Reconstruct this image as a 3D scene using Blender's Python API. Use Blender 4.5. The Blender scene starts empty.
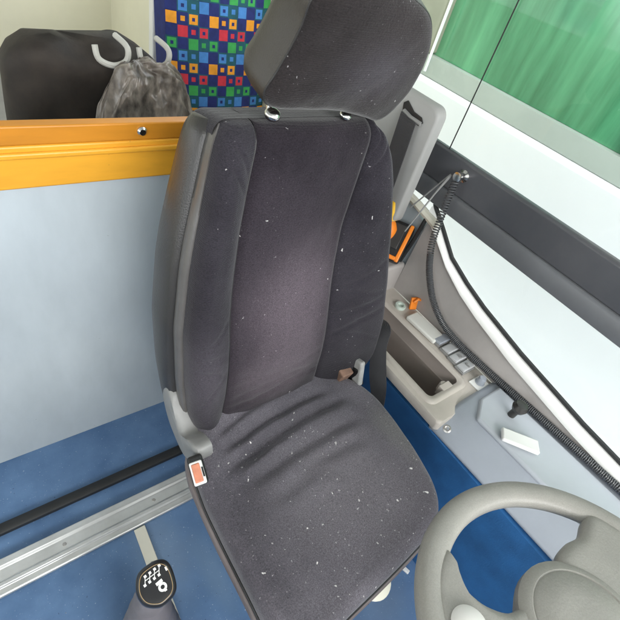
import bpy, math, random
from mathutils import Vector, Matrix, noise
random.seed(4)
R = math.radians
S = bpy.context.scene
COL = S.collection

# ------------------------------------------------------------------ camera
cam_d = bpy.data.cameras.new('camera')
cam = bpy.data.objects.new('camera', cam_d)
COL.objects.link(cam)
right = Vector((.7912, -.5641, .2375)); down = Vector((-.2552, -.6573, -.7094)); fwd = Vector((.5559, .5005, -.6638))
m = Matrix.Identity(4)
for i in range(3):
    m[i][0] = right[i]; m[i][1] = -down[i]; m[i][2] = -fwd[i]
m[2][3] = 1.38
cam.matrix_world = m
cam_d.sensor_width = 36.0
cam_d.lens = 457.0 / 620.0 * 36.0
cam_d.clip_start = .02
cam_d.clip_end = 200
S.camera = cam

# ------------------------------------------------------------------ light
S.view_settings.view_transform = 'Standard'
S.view_settings.look = 'None'
S.view_settings.exposure = 0.32
S.view_settings.gamma = 1.0
W = bpy.data.worlds.new('World'); S.world = W
W.use_nodes = True
bg = W.node_tree.nodes['Background']
bg.inputs['Color'].default_value = (.93, .97, 1.0, 1)
bg.inputs['Strength'].default_value = 3.3


def area(name, loc, target, sx, sy, power, col=(1, 1, 1)):
    d = bpy.data.lights.new(name, 'AREA'); d.shape = 'RECTANGLE'; d.size = sx; d.size_y = sy
    d.energy = power; d.color = col
    o = bpy.data.objects.new(name, d); COL.objects.link(o)
    o.location = loc
    o.rotation_euler = (Vector(target) - Vector(loc)).to_track_quat('-Z', 'Y').to_euler()
    return o


area('windscreen_daylight', (.1, -1.9, 2.0), (.45, .35, .6), 1.6, 1.0, 55, (1, .985, .96))
S.cycles.use_denoising = True
S.cycles.max_bounces = 8


# ------------------------------------------------------------------ materials
def mat(name, col, rough=.6, var=.12, vscale=6.0, bump=0.0, bscale=200.0, metal=0.0, sheen=0.0,
        specks=None, col2=None, spec=.5, coat=0.0, blobs=None, stretch=None, clump=False, edge=None, grain=None):
    M = bpy.data.materials.new(name); M.use_nodes = True
    N = M.node_tree.nodes; L = M.node_tree.links
    P = N['Principled BSDF']
    P.inputs['Roughness'].default_value = rough
    P.inputs['Metallic'].default_value = metal
    P.inputs['Specular IOR Level'].default_value = spec
    if sheen:
        P.inputs['Sheen Weight'].default_value = sheen
        P.inputs['Sheen Roughness'].default_value = .45
    if coat:
        P.inputs['Coat Weight'].default_value = coat
        P.inputs['Coat Roughness'].default_value = .15
    tc = N.new('ShaderNodeTexCoord')
    nz = N.new('ShaderNodeTexNoise'); nz.inputs['Scale'].default_value = vscale; nz.inputs['Detail'].default_value = 6
    nz.inputs['Roughness'].default_value = .6
    if stretch:
        mp = N.new('ShaderNodeMapping'); mp.inputs['Scale'].default_value = stretch
        L.new(tc.outputs['Object'], mp.inputs['Vector']); L.new(mp.outputs[0], nz.inputs['Vector'])
    else:
        L.new(tc.outputs['Object'], nz.inputs['Vector'])
    rp = N.new('ShaderNodeValToRGB')
    rp.color_ramp.elements[0].position = .3; rp.color_ramp.elements[1].position = .7
    c2 = col2 or tuple(min(1, c * (1 + var)) for c in col)
    rp.color_ramp.elements[0].color = (*[c * (1 - var) for c in col], 1)
    rp.color_ramp.elements[1].color = (*c2, 1)
    L.new(nz.outputs['Fac'], rp.inputs['Fac'])
    out = rp.outputs['Color']
    for bc_, br, bcol, amt in (blobs or []):                     # ragged pale patches: wear, plus light painted into the seat back
        mp = N.new('ShaderNodeMapping'); mp.vector_type = 'POINT'
        mp.inputs['Scale'].default_value = [1 / r for r in br]
        mp.inputs['Location'].default_value = [-c / r for c, r in zip(bc_, br)]
        L.new(tc.outputs['Object'], mp.inputs['Vector'])
        ln = N.new('ShaderNodeVectorMath'); ln.operation = 'LENGTH'; L.new(mp.outputs[0], ln.inputs[0])
        ad = N.new('ShaderNodeMath'); ad.operation = 'MULTIPLY_ADD'; ad.inputs[1].default_value = .9; 
        L.new(nz.outputs['Fac'], ad.inputs[0]); L.new(ln.outputs['Value'], ad.inputs[2])
        mr = N.new('ShaderNodeMapRange'); mr.interpolation_type = 'SMOOTHERSTEP'
        mr.inputs['From Min'].default_value = 1.55; mr.inputs['From Max'].default_value = .45; mr.inputs['To Max'].default_value = amt
        L.new(ad.outputs[0], mr.inputs['Value'])
        mx = N.new('ShaderNodeMixRGB'); mx.inputs[2].default_value = (*bcol, 1)
        L.new(mr.outputs[0], mx.inputs[0]); L.new(out, mx.inputs[1]); out = mx.outputs[0]
    if grain:
        gn = N.new('ShaderNodeTexNoise'); gn.inputs['Scale'].default_value = grain[0]; gn.inputs['Detail'].default_value = 3; gn.inputs['Roughness'].default_value = .75
        gm = N.new('ShaderNodeMapping'); gm.inputs['Scale'].default_value = grain[2]
        L.new(tc.outputs['Object'], gm.inputs['Vector']); L.new(gm.outputs[0], gn.inputs['Vector'])
        gr = N.new('ShaderNodeMapRange'); gr.inputs['From Min'].default_value = .3; gr.inputs['From Max'].default_value = .7
        gr.inputs['To Min'].default_value = 1 - grain[1]; gr.inputs['To Max'].default_value = 1 + grain[1]
        L.new(gn.outputs['Fac'], gr.inputs['Value'])
        vm = N.new('ShaderNodeVectorMath'); vm.operation = 'SCALE'
        L.new(out, vm.inputs[0]); L.new(gr.outputs[0], vm.inputs['Scale']); out = vm.outputs[0]
    cl = None
    if clump:
        cn = N.new('ShaderNodeTexNoise'); cn.inputs['Scale'].default_value = 7; cn.inputs['Detail'].default_value = 2
        L.new(tc.outputs['Object'], cn.inputs['Vector'])
        cl = N.new('ShaderNodeMapRange'); cl.inputs['From Min'].default_value = .42; cl.inputs['From Max'].default_value = .62
        cl.inputs['To Min'].default_value = .05
        L.new(cn.outputs['Fac'], cl.inputs['Value'])
    if edge:                                                      # dust gathered towards one border
        sx = N.new('ShaderNodeSeparateXYZ'); L.new(tc.outputs['Object'], sx.inputs[0])
        em = N.new('ShaderNodeMapRange'); em.inputs['From Min'].default_value = edge[0]; em.inputs['From Max'].default_value = edge[1]
        L.new(sx.outputs['X'], em.inputs['Value'])
        eo = N.new('ShaderNodeMath'); eo.operation = 'MAXIMUM'; L.new(cl.outputs[0], eo.inputs[0]); L.new(em.outputs[0], eo.inputs[1]); cl = eo
    for sp in (specks or []):
        scale, thr, frac, scol, amt = sp
        vo = N.new('ShaderNodeTexVoronoi'); vo.inputs['Scale'].default_value = scale
        wn = N.new('ShaderNodeTexNoise'); wn.inputs['Scale'].default_value = scale * 2.2
        L.new(tc.outputs['Object'], wn.inputs['Vector'])
        mm = N.new('ShaderNodeMixRGB'); mm.inputs[0].default_value = .7 / scale
        L.new(tc.outputs['Object'], mm.inputs[1]); L.new(wn.outputs['Color'], mm.inputs[2])
        L.new(mm.outputs[0], vo.inputs['Vector'])
        lt = N.new('ShaderNodeMapRange'); lt.inputs['From Min'].default_value = thr; lt.inputs['From Max'].default_value = thr * .45
        L.new(vo.outputs['Distance'], lt.inputs['Value'])
        se = N.new('ShaderNodeSeparateColor'); L.new(vo.outputs['Color'], se.inputs[0])
        g = N.new('ShaderNodeMath'); g.operation = 'LESS_THAN'; g.inputs[1].default_value = frac
        L.new(se.outputs[0], g.inputs[0])
        if cl:
            gf = N.new('ShaderNodeMath'); gf.operation = 'MULTIPLY'; gf.inputs[1].default_value = frac
            L.new(cl.outputs[0], gf.inputs[0]); L.new(gf.outputs[0], g.inputs[1])
        mu = N.new('ShaderNodeMath'); mu.operation = 'MULTIPLY'
        L.new(lt.outputs[0], mu.inputs[0]); L.new(g.outputs[0], mu.inputs[1])
        m2 = N.new('ShaderNodeMath'); m2.operation = 'MULTIPLY'; m2.inputs[1].default_value = amt
        L.new(mu.outputs[0], m2.inputs[0])
        mx = N.new('ShaderNodeMixRGB'); mx.inputs[2].default_value = (*scol, 1)
        L.new(m2.outputs[0], mx.inputs[0]); L.new(out, mx.inputs[1])
        out = mx.outputs[0]
    L.new(out, P.inputs['Base Color'])
    if bump:
        nb = N.new('ShaderNodeTexNoise'); nb.inputs['Scale'].default_value = bscale; nb.inputs['Detail'].default_value = 3
        L.new(tc.outputs['Object'], nb.inputs['Vector'])
        b = N.new('ShaderNodeBump'); b.inputs['Strength'].default_value = bump; b.inputs['Distance'].default_value = .002
        L.new(nb.outputs['Fac'], b.inputs['Height'])
        L.new(b.outputs['Normal'], P.inputs['Normal'])
    return M


def ribbed(M, axis, freq, strength=.35):
    """fine woven ribs on top of a fabric's own grain"""
    N = M.node_tree.nodes; L = M.node_tree.links
    tc = [n for n in N if n.type == 'TEX_COORD'][0]
    wv = N.new('ShaderNodeTexWave'); wv.wave_type = 'BANDS'; wv.bands_direction = axis
    wv.inputs['Scale'].default_value = freq; wv.inputs['Distortion'].default_value = 1.2
    wv.inputs['Detail'].default_value = 1; wv.inputs['Detail Scale'].default_value = 3
    L.new(tc.outputs['Object'], wv.inputs['Vector'])
    b0 = [n for n in N if n.type == 'BUMP'][0]
    b = N.new('ShaderNodeBump'); b.inputs['Strength'].default_value = strength; b.inputs['Distance'].default_value = .0015
    L.new(wv.outputs['Fac'], b.inputs['Height']); L.new(b0.outputs['Normal'], b.inputs['Normal'])
    L.new(b.outputs['Normal'], N['Principled BSDF'].inputs['Normal'])
    return M


LINT = [(30, .07, .55, (.6, .58, .57), .85), (70, .10, .4, (.42, .40, .41), .7), (150, .16, .4, (.2, .19, .2), .45)]
DUST = [(28, .08, .9, (.8, .78, .76), 1.0), (50, .11, .8, (.65, .63, .61), .9), (95, .15, .7, (.5, .48, .48), .8), (170, .2, .5, (.25, .24, .25), .6)]
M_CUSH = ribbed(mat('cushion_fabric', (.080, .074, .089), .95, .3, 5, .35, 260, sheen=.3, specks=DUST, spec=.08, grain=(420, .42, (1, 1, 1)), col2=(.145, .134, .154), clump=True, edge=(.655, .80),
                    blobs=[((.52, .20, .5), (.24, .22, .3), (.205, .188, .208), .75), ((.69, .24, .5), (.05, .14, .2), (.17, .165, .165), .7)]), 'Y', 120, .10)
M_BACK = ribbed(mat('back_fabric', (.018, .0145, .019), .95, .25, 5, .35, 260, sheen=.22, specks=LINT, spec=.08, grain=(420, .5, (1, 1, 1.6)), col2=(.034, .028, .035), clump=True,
                    blobs=[((.475, .49, .76), (.17, .3, .24), (.115, .093, .110), .75), ((.45, .45, .62), (.15, .3, .13), (.11, .09, .105), .6)]), 'Z', 130, .2)  # pale centre patches: wear together with light painted into the fabric colour
M_BOLST = ribbed(mat('bolster_fabric', (.022, .0195, .025), .95, .22, 8, .35, 260, sheen=.2, specks=LINT, spec=.08, grain=(420, .5, (.8, 1, 2.2)), col2=(.033, .030, .037), clump=True,
                     blobs=[((.295, .46, .66), (.07, .3, .16), (.075, .067, .080), .6)]), 'Z', 95, .24)
M_HEAD = ribbed(mat('headrest_fabric', (.021, .018, .018), .95, .25, 7, .35, 260, sheen=.22, specks=LINT, spec=.08, grain=(420, .5, (.8, 1, 2.2)), col2=(.034, .029, .030), clump=True,
                    blobs=[((.56, .5, 1.2), (.12, .3, .08), (.06, .054, .065), .6)]), 'Z', 110, .26)
M_VINYL = mat('dark_vinyl', (.034, .032, .031), .34, .15, 9, .25, 400)
M_HVINYL = mat('headrest_vinyl', (.038, .033, .028), .46, .12, 9, .3, 400)
M_TRIM = mat('grey_vinyl_edge', (.095, .090, .087), .3, .2, 14, .15, 200)
M_BLACK = mat('black_plastic', (.012, .012, .013), .45, .2, 10, .1, 200)
M_PAN = mat('seat_pan_plastic', (.16, .135, .135), .45, .2, 10, .1, 200)
M_GREYP = mat('grey_plastic', (.24, .24, .235), .45, .15, 8, .15, 250)
M_LGREY = mat('light_grey_plastic', (.50, .51, .52), .4, .1, 8, .1, 250)
M_CHROME = mat('chrome', (.62, .61, .60), .16, .05, 8, metal=1)
M_STEEL = mat('worn_steel', (.45, .44, .43), .35, .3, 30, metal=.8)
M_RUST = mat('rusty_metal', (.20, .12, .085), .7, .4, 40)
M_CREAM = mat('cream_plastic', (.72, .70, .60), .45, .06, 6)
M_RED = mat('faded_red_plastic', (.60, .23, .14), .4, .2, 60)
M_WHITE = mat('white_plastic', (.8, .8, .78), .4, .05, 5)
M_BEIGE = mat('console_plastic', (.47, .43, .385), .5, .10, 9, .15, 350, specks=[(60, .10, .25, (.25, .22, .2), .5)])
M_TRAY = mat('tray_plastic', (.25, .215, .195), .6, .12, 6, .15, 350)
M_MAUVE = mat('side_panel_plastic', (.41, .385, .37), .55, .14, 4, .15, 350, specks=[(50, .08, .2, (.5, .48, .46), .5)])
M_SILVER = mat('silver_plastic', (.34, .37, .42), .42, .08, 5, .1, 350)
M_WHEEL = mat('steering_wheel_plastic', (.285, .276, .250), .46, .06, 20, .2, 300, col2=(.315, .305, .277), grain=(500, .09, (1, 1, 1)),
              specks=[(220, .2, .25, (.25, .23, .2), .5)])
M_BAND = mat('dark_rail', (.070, .075, .088), .3, .25, 3, .05, 200, col2=(.10, .10, .108), specks=[(60, .1, .2, (.2, .2, .2), .4)])
M_RUBBER = mat('black_rubber', (.016, .017, .018), .6, .2, 10)
M_FLOOR = mat('blue_floor', (.085, .175, .345), .5, .2, 9, .1, 150, col2=(.125, .225, .40), blobs=[((.20, .42, 0), (.10, .20, .3), (.20, .28, .38), .45), ((.30, .30, 0), (.05, .16, .3), (.18, .27, .38), .4), ((.66, -.02, 0), (.14, .10, .3), (.20, .27, .37), .4)],
              specks=[(80, .12, .5, (.48, .55, .65), .7), (170, .18, .45, (.34, .42, .55), .6), (60, .12, .25, (.03, .05, .10), .7), (28, .05, .2, (.6, .62, .65), .8)])
M_BWALL = mat('blue_wall_covering', (.022, .125, .33), .7, .2, 12, .3, 300,
              specks=[(150, .14, .25, (.08, .2, .42), .6)])
M_ALU = mat('aluminium', (.62, .63, .62), .38, .12, 14, metal=.55)
M_PANEL = mat('pale_panel', (.47, .52, .55), .22, .12, 5, .05, 60, specks=[(24, .05, .3, (.2, .22, .24), .5), (60, .08, .2, (.6, .62, .62), .5)], stretch=(1, 1, .35))
M_YEL = mat('yellow_paint', (.80, .38, .035), .34, .14, 9, .05, 100, specks=[(70, .10, .2, (.35, .2, .05), .6)], stretch=(.4, 1, 2))
M_AMB = mat('amber_paint', (.56, .22, .018), .4, .18, 9, .05, 100, specks=[(70, .10, .2, (.2, .1, .03), .6)], stretch=(.4, 1, 2))
M_BELT = ribbed(mat('belt_webbing', (.040, .040, .044), .6, .12, 12, .3, 500), 'Z', 120, .5)
M_ORANGE = mat('orange_plastic', (.85, .24, .02), .4, .1, 10)
M_YPLAS = mat('yellow_plastic', (.85, .5, .04), .4, .1, 10)
M_CREAMW = mat('cream_wall', (.84, .81, .64), .6, .06, 2)
M_GROUND = mat('concrete_yard', (.72, .72, .70), .8, .15, 2)
M_VWHITE = mat('white_vehicle_paint', (.85, .86, .86), .35, .02, 2)
M_VSILL = mat('greenish_sill', (.42, .47, .42), .5, .06, 3)
M_VPIL = mat('olive_pillar', (.27, .28, .21), .5, .1, 5)
M_VGREEN = mat('green_tinted_glass', (.035, .27, .11), .12, .6, 2.2, col2=(.16, .52, .27), coat=.5, stretch=(1, 1.6, .22))
M_SHEET = mat('grey_plastic_sheet', (.06, .048, .040), .3, .5, 16, col2=(.30, .26, .225), stretch=(3, 1, 1.4), specks=[(26, .16, .4, (.012, .009, .007), .9)])
M_NAVY = mat('seat_navy', (.012, .022, .13), .85, .25, 40, .3, 300)
M_PG = mat('seat_green', (.04, .33, .075), .85, .15, 40, .3, 300)
M_PB = mat('seat_blue', (.055, .21, .52), .85, .15, 40, .3, 300)
M_PO = mat('seat_orange', (.74, .30, .02), .85, .15, 40, .3, 300)
M_PR = mat('seat_red', (.55, .03, .05), .85, .15, 40, .3, 300)
M_PT = mat('seat_teal', (.01, .085, .11), .85, .2, 40, .3, 300)


def glass_mat():
    M = bpy.data.materials.new('window_glass'); M.use_nodes = True
    N = M.node_tree.nodes; L = M.node_tree.links
    for n in list(N):
        if n.type != 'OUTPUT_MATERIAL': N.remove(n)
    out = [n for n in N if n.type == 'OUTPUT_MATERIAL'][0]
    t = N.new('ShaderNodeBsdfTransparent'); t.inputs[0].default_value = (.93, .96, .95, 1)
    g = N.new('ShaderNodeBsdfGlossy'); g.inputs['Roughness'].default_value = .03
    fr = N.new('ShaderNodeFresnel'); fr.inputs[0].default_value = 1.35
    mx = N.new('ShaderNodeMixShader')
    L.new(fr.outputs[0], mx.inputs[0]); L.new(t.outputs[0], mx.inputs[1]); L.new(g.outputs[0], mx.inputs[2])
    L.new(mx.outputs[0], out.inputs[0])
    return M


M_GLASS = glass_mat()


# ------------------------------------------------------------------ mesh helpers
class MB:
    """collects geometry; build() links it as ONE mesh object"""
    def __init__(s): s.v = []; s.f = []; s.mi = []

    def add(s, vs, fs, mi=0):
        b = len(s.v); s.v += [tuple(v) for v in vs]
        for f in fs: s.f.append([i + b for i in f]); s.mi.append(mi)

    def grid(s, rows, closed=False, mi=0):
        n = len(rows[0]); vs = [p for r in rows for p in r]; fs = []
        for i in range(len(rows) - 1):
            for j in range(n if closed else n - 1):
                k = (j + 1) % n
                fs.append((i * n + j, i * n + k, (i + 1) * n + k, (i + 1) * n + j))
        s.add(vs, fs, mi)

    def ring_cap(s, ring, mi=0): s.add(ring, [list(range(len(ring)))], mi)

    def box(s, c, h, rot=None, mi=0):
        vs = []
        for x in (-1, 1):
            for y in (-1, 1):
                for z in (-1, 1):
                    p = Vector((x * h[0], y * h[1], z * h[2]))
                    if rot: p = rot @ p
                    vs.append(p + Vector(c))
        s.add(vs, [(0, 1, 3, 2), (4, 6, 7, 5), (0, 4, 5, 1), (2, 3, 7, 6), (0, 2, 6, 4), (1, 5, 7, 3)], mi)

    def prism(s, poly, off, mi=0):
        """poly: list of points, extruded by vector off"""
        n = len(poly); off = Vector(off)
        a = [Vector(p) for p in poly]; b = [p + off for p in a]
        s.add(a + b, [list(range(n - 1, -1, -1)), list(range(n, 2 * n))] +
              [(i, (i + 1) % n, n + (i + 1) % n, n + i) for i in range(n)], mi)

    def tube(s, pts, r, k=10, mi=0, cap=True):
        pts = [Vector(p) for p in pts]; rr = r if isinstance(r, (list, tuple)) else [r] * len(pts)
        rows = []; nrm = None
        for i, p in enumerate(pts):
            t = (pts[min(i + 1, len(pts) - 1)] - pts[max(i - 1, 0)]).normalized()
            if nrm is None:
                nrm = t.orthogonal().normalized()
            nrm = (nrm - t * nrm.dot(t)).normalized(); bn = t.cross(nrm)
            rows.append([p + rr[i] * (math.cos(a) * nrm + math.sin(a) * bn) for a in [2 * math.pi * j / k for j in range(k)]])
        s.grid(rows, True, mi)
        if cap: s.ring_cap(rows[0][::-1], mi); s.ring_cap(rows[-1], mi)

    def lathe(s, prof, o, ax=(0, 0, 1), k=28, mi=0):
        """prof: list of (radius, height) along ax from o"""
        ax = Vector(ax).normalized(); e = ax.orthogonal().normalized(); g = ax.cross(e); o = Vector(o)
        rows = [[o + ax * h + r * (math.cos(a) * e + math.sin(a) * g) for a in [2 * math.pi * j / k for j in range(k)]] for r, h in prof]
        s.grid(rows, True, mi)
        s.ring_cap(rows[0][::-1], mi); s.ring_cap(rows[-1], mi)

    def build(s, name, mats, parent=None, bevel=0, smooth=True, seg=3, angle=40, sub=0):
        me = bpy.data.meshes.new(name); me.from_pydata(s.v, [], s.f)
        for M in (mats if isinstance(mats, (list, tuple)) else [mats]): me.materials.append(M)
        me.polygons.foreach_set('material_index', s.mi)
        me.polygons.foreach_set('use_smooth', [smooth] * len(s.f))
        me.update()
        import bmesh
        bm = bmesh.new(); bm.from_mesh(me)
        bmesh.ops.remove_doubles(bm, verts=bm.verts, dist=1e-6)
        bmesh.ops.recalc_face_normals(bm, faces=bm.faces)
        bm.to_mesh(me); bm.free()
        if smooth: me.set_sharp_from_angle(angle=R(angle))
        o = bpy.data.objects.new(name, me); COL.objects.link(o)
        if bevel:
            b = o.modifiers.new('bevel', 'BEVEL'); b.width = bevel; b.segments = seg; b.limit_method = 'ANGLE'; b.angle_limit = R(35)
            b.harden_normals = False
        if sub:
            q = o.modifiers.new('sub', 'SUBSURF'); q.levels = sub; q.render_levels = sub
        if parent is not None:
            o.parent = parent
            w = parent; off = Vector()
            while w is not None: off += w.location; w = w.parent
            o.location = -off
        return o


def tag(o, label=None, cat=None, group=None, kind=None):
    if label: o['label'] = label
    if cat: o['category'] = cat
    if group: o['group'] = group
    if kind: o['kind'] = kind
    return o


def empty(name, loc, label, cat, group=None):
    o = bpy.data.objects.new(name, None); COL.objects.link(o); o.location = loc; o.empty_display_size = .05
    return tag(o, label, cat, group)


def struct(o): o['kind'] = 'structure'; return o


def lerp_tab(tab, v):
    if v <= tab[0][0]: return tab[0][1]
    for (a, x), (b, y) in zip(tab, tab[1:]):
        if v <= b:
            t = (v - a) / (b - a)
            return x + (y - x) * t
    return tab[-1][1]


def smooth_tab(tab, n=2):
    """dense, smoothed copy of a lookup table"""
    a, b = tab[0][0], tab[-1][0]; K = 80
    ys = [lerp_tab(tab, a + (b - a) * i / K) for i in range(K + 1)]
    for _ in range(n * 3):
        ys = [ys[0]] + [(ys[i - 1] + 2 * ys[i] + ys[i + 1]) / 4 for i in range(1, K)] + [ys[-1]]
    return [(a + (b - a) * i / K, y) for i, y in enumerate(ys)]


def catmull(pts, n, closed=True):
    P = [Vector(p) for p in pts]; K = len(P); out = []
    cnt = K if closed else K - 1
    for i in range(cnt):
        p0, p1, p2, p3 = (P[(i + d) % K] if closed else P[min(max(i + d, 0), K - 1)] for d in (-1, 0, 1, 2))
        for j in range(n):
            t = j / n
            out.append(.5 * ((2 * p1) + (p2 - p0) * t + (2 * p0 - 5 * p1 + 4 * p2 - p3) * t * t + (3 * p1 - p0 - 3 * p2 + p3) * t ** 3))
    if not closed: out.append(P[-1].copy())
    return out


def roll(d, r):
    if d >= r: return 0.0
    d = max(d, 0.0)
    return r - math.sqrt(max(r * r - (r - d) ** 2, 0))


def seg_dist(x, y, a, b):
    ax, ay = a; bx, by = b; dx, dy = bx - ax, by - ay; L2 = dx * dx + dy * dy
    t = ((x - ax) * dx + (y - ay) * dy) / L2; tc = min(max(t, 0), 1)
    px, py = ax + dx * tc, ay + dy * tc
    sd = ((x - ax) * dy - (y - ay) * dx) / math.sqrt(L2)
    return math.hypot(x - px, y - py), t, sd


# ================================================================== SETTING
f = MB()
f.add([(-2.2, -1.6, 0), (1.0, -1.6, 0), (1.0, .86, 0), (-2.2, .86, 0)], [(0, 1, 2, 3)])
struct(f.build('floor', M_FLOOR))
f = MB(); f.box((-.4, 2.2, .05), (1.6, 1.3, .05))
struct(f.build('passenger_floor', mat('grey_vinyl_floor', (.3, .3, .3), .6, .15, 6)))
f = MB(); f.box((-.4, 3.55, 1.1), (1.7, .04, 1.1))
struct(f.build('rear_wall', M_CREAMW))
f = MB(); f.box((1.15, 2.4, .56), (.02, 1.19, .56))
struct(f.build('rear_side_wall', M_CREAMW))
f = MB(); f.box((-1.1, .7, 2.22), (2.32, 2.9, .05))
struct(f.build('unseen_ceiling', mat('unseen_ceiling_panel', (.7, .7, .68), .7, .05, 3)))  # unseen roof, added to keep sky light out of the interior
f = MB(); f.add([(-60, -60, -.75), (60, -60, -.75), (60, 60, -.75), (-60, 60, -.75)], [(0, 1, 2, 3)])
struct(f.build('yard_ground', M_GROUND))
f = MB(); f.box((-2.24, 1.0, .5), (.03, 2.6, .5)); f.box((-2.24, 1.0, 2.03), (.03, 2.6, .14))
for y in (-1.5, .4, 2.0, 3.5): f.box((-2.24, y, 1.45), (.028, .08, .445))
struct(f.build('unseen_side_wall', M_CREAMW))  # unseen wall, added to cut the fill light from the left
f = MB(); f.box((-.55, -1.55, .42), (1.66, .12, .42)); f.box((-.55, -1.40, .80), (1.66, .22, .06))
struct(f.build('unseen_bulkhead', mat('unseen_dark_dash', (.06, .06, .065), .5, .15, 6), None, bevel=.03))  # unseen dash block, added to hold back low light from the front
# blue side wall beneath the console
f = MB(); f.box((.832, .1, .2265), (.012, 1.6, .2245))
struct(f.build('wall_covering', M_BWALL))


# ================================================================== DRIVER SEAT
seat = empty('driver_seat', (.50, .25, 0), 'worn dark grey fabric driver seat with tall bolstered backrest and headrest, dusted with lint', 'seat')

# ---- cushion
CUSH = [(.40, .485), (.32, .475), (.268, .44), (.246, .39), (.239, .33), (.236, .25), (.235, .15), (.234, .06), (.240, .012), (.270, -.004),
        (.35, .008), (.45, .015), (.55, .023), (.62, .033), (.662, .053), (.690, .088), (.709, .14), (.722, .22), (.729, .31),
        (.722, .36), (.705, .40), (.672, .44), (.62, .475), (.52, .487)]
cpoly = catmull([(x, y, 0) for x, y in CUSH], 9)
ccen = Vector((.485, .25, 0))
FOLDS = [((.27, .338), (.66, .375), .014, .012), ((.28, .376), (.62, .405), .012, .010), ((.31, .297), (.66, .318), .007, .013),
         ((.285, .405), (.50, .44), .006, .007), ((.34, .24), (.52, .245), .003, .014), ((.42, .268), (.62, .265), .004, .013), ((.30, .318), (.46, .345), .004, .006)]


def cush_z(x, y):
    u = (x - .485) / .25; w = (y - .22) / .25
    z = .502 - .010 * max(0, 1 - (u * u * .9 + w * w * .8))      # slightly sat-in middle
    if y > .30: z += .056 * ((y - .30) / .18) ** 1.4 * (1 - .75 * min(1, max(0, (x - .54) / .12)))
    for a, b, amp, wd in FOLDS:
        bend = .010 * math.sin((x - a[0]) / (b[0] - a[0]) * math.pi)
        d, t, sd = seg_dist(x, y - bend, a, b)
        end = min(1, max(0, min(t, 1 - t) / .22 + .0)) if 0 < t < 1 else 0
        end = end * end * (3 - 2 * end)
        sd += .003 * noise.noise(Vector((x * 30, y * 10, a[0])))
        z -= amp * end * math.exp(-(sd / wd) ** 2)
        z += amp * .75 * end * math.exp(-((sd - wd * 2.1) / (wd * 1.3)) ** 2)
    z += .0022 * noise.noise(Vector((x * 9, y * 9, 3))) + .0012 * noise.noise(Vector((x * 24, y * 24, 8)))
    return z


mb = MB()
rows = []
ER = .030
for k in range(64):
    if k < 14:
        d = ER * (k / 13.0) ** 1.0
        sc = None
    rows.append([])
    for p in cpoly:
        to = ccen - p; Ln = to.length
        if k < 14: q = p + to * (ER * (1 - math.cos(k / 13 * math.pi / 2)) / Ln); dd = ER * (1 - math.cos(k / 13 * math.pi / 2))
        else:
            dd = ER + (Ln - ER) * ((k - 13) / 50.0); q = p + to * (dd / Ln)
        q2 = Vector((q.x, q.y, cush_z(q.x, q.y) - roll(dd, ER)))
        rows[-1].append(q2)
skirt = [[Vector((p.x, p.y, rows[0][i].z - h)) + (ccen - p).normalized() * ins for i, p in enumerate(cpoly)] for h, ins in ((.05, .012), (.035, .002), (.012, -.001))]
mb.grid(skirt + rows, True)
cushion = mb.build('seat_cushion', M_CUSH, seat, angle=60)

# piping and pan under the cushion
mb = MB()
mb.tube([Vector((p.x, p.y, cush_z(p.x, p.y) - ER - .018)) + (p - ccen).normalized() * .001 for p in cpoly + cpoly[:1]], .0035, 8, cap=False)
mb.build('piping', M_BLACK, cushion)
mb = MB()
prows = [[Vector((p.x, p.y, z)) + (ccen - p).normalized() * ins for p in cpoly] for z, ins in ((.40, .04), (.404, .006), (.412, -.004), (.430, -.009), (.444, -.009), (.4485, -.004), (.449, .02))]
mb.grid(prows, True); mb.ring_cap(prows[0][::-1])
mb.build('seat_pan', M_PAN, seat, angle=50)
mb = MB(); mb.box((.50, .25, .34), (.13, .15, .06)); mb.box((.51, .26, .14), (.10, .12, .135)); mb.box((.52, .27, .012), (.12, .14, .008))
mb.build('pedestal', M_BLACK, seat, bevel=.012)
mb = MB(); mb.lathe([(.0, 0), (.028, .0), (.036, .005), (.036, .012), (.030, .016), (0, .016)], (.462, .032, .432), (0, -.25, 1))
mb.build('adjuster_knob', M_CREAM, seat)
# thin bright front lip of the pan
mb = MB(); mb.tube([(.28, -.002, .432), (.35, .005, .432), (.43, .010, .432)], .003, 8)
mb.build('pan_lip', M_LGREY, seat)

# ---- backrest
TH = R(11.5)
BP = Vector((.495, .44, .50)); BU = Vector((0, math.sin(TH), math.cos(TH))); BN = Vector((0, -math.cos(TH), math.sin(TH)))


def B(u, v, n): return BP + Vector((u, 0, 0)) + BU * v + BN * n


UL = smooth_tab([(-.014, -.178), (-.004, -.203), (.015, -.218), (.045, -.226), (.139, -.231), (.259, -.229), (.379, -.214), (.45, -.200), (.51, -.187), (.575, -.173),
                 (.600, -.167), (.612, -.160), (.622, -.148)], 1)
UR = smooth_tab([(-.014, .215), (-.004, .243), (.015, .272), (.045, .288), (.142, .290), (.251, .272), (.387, .243), (.495, .215), (.555, .200),
                 (.580, .184), (.602, .162), (.613, .145), (.622, .118)], 1)
SL = smooth_tab([(-.05, -.163), (.064, -.160), (.155, -.154), (.319, -.144), (.435, -.133), (.529, -.119), (.582, -.108), (.645, -.102)])
SR = smooth_tab([(-.05, .088), (.031, .088), (.141, .090), (.275, .094), (.425, .100), (.513, .120), (.586, .137), (.645, .134)])
VT = .620


def n_seam(v): return -.004 + .017 * math.exp(-((v - .15) / .12) ** 2)


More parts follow.
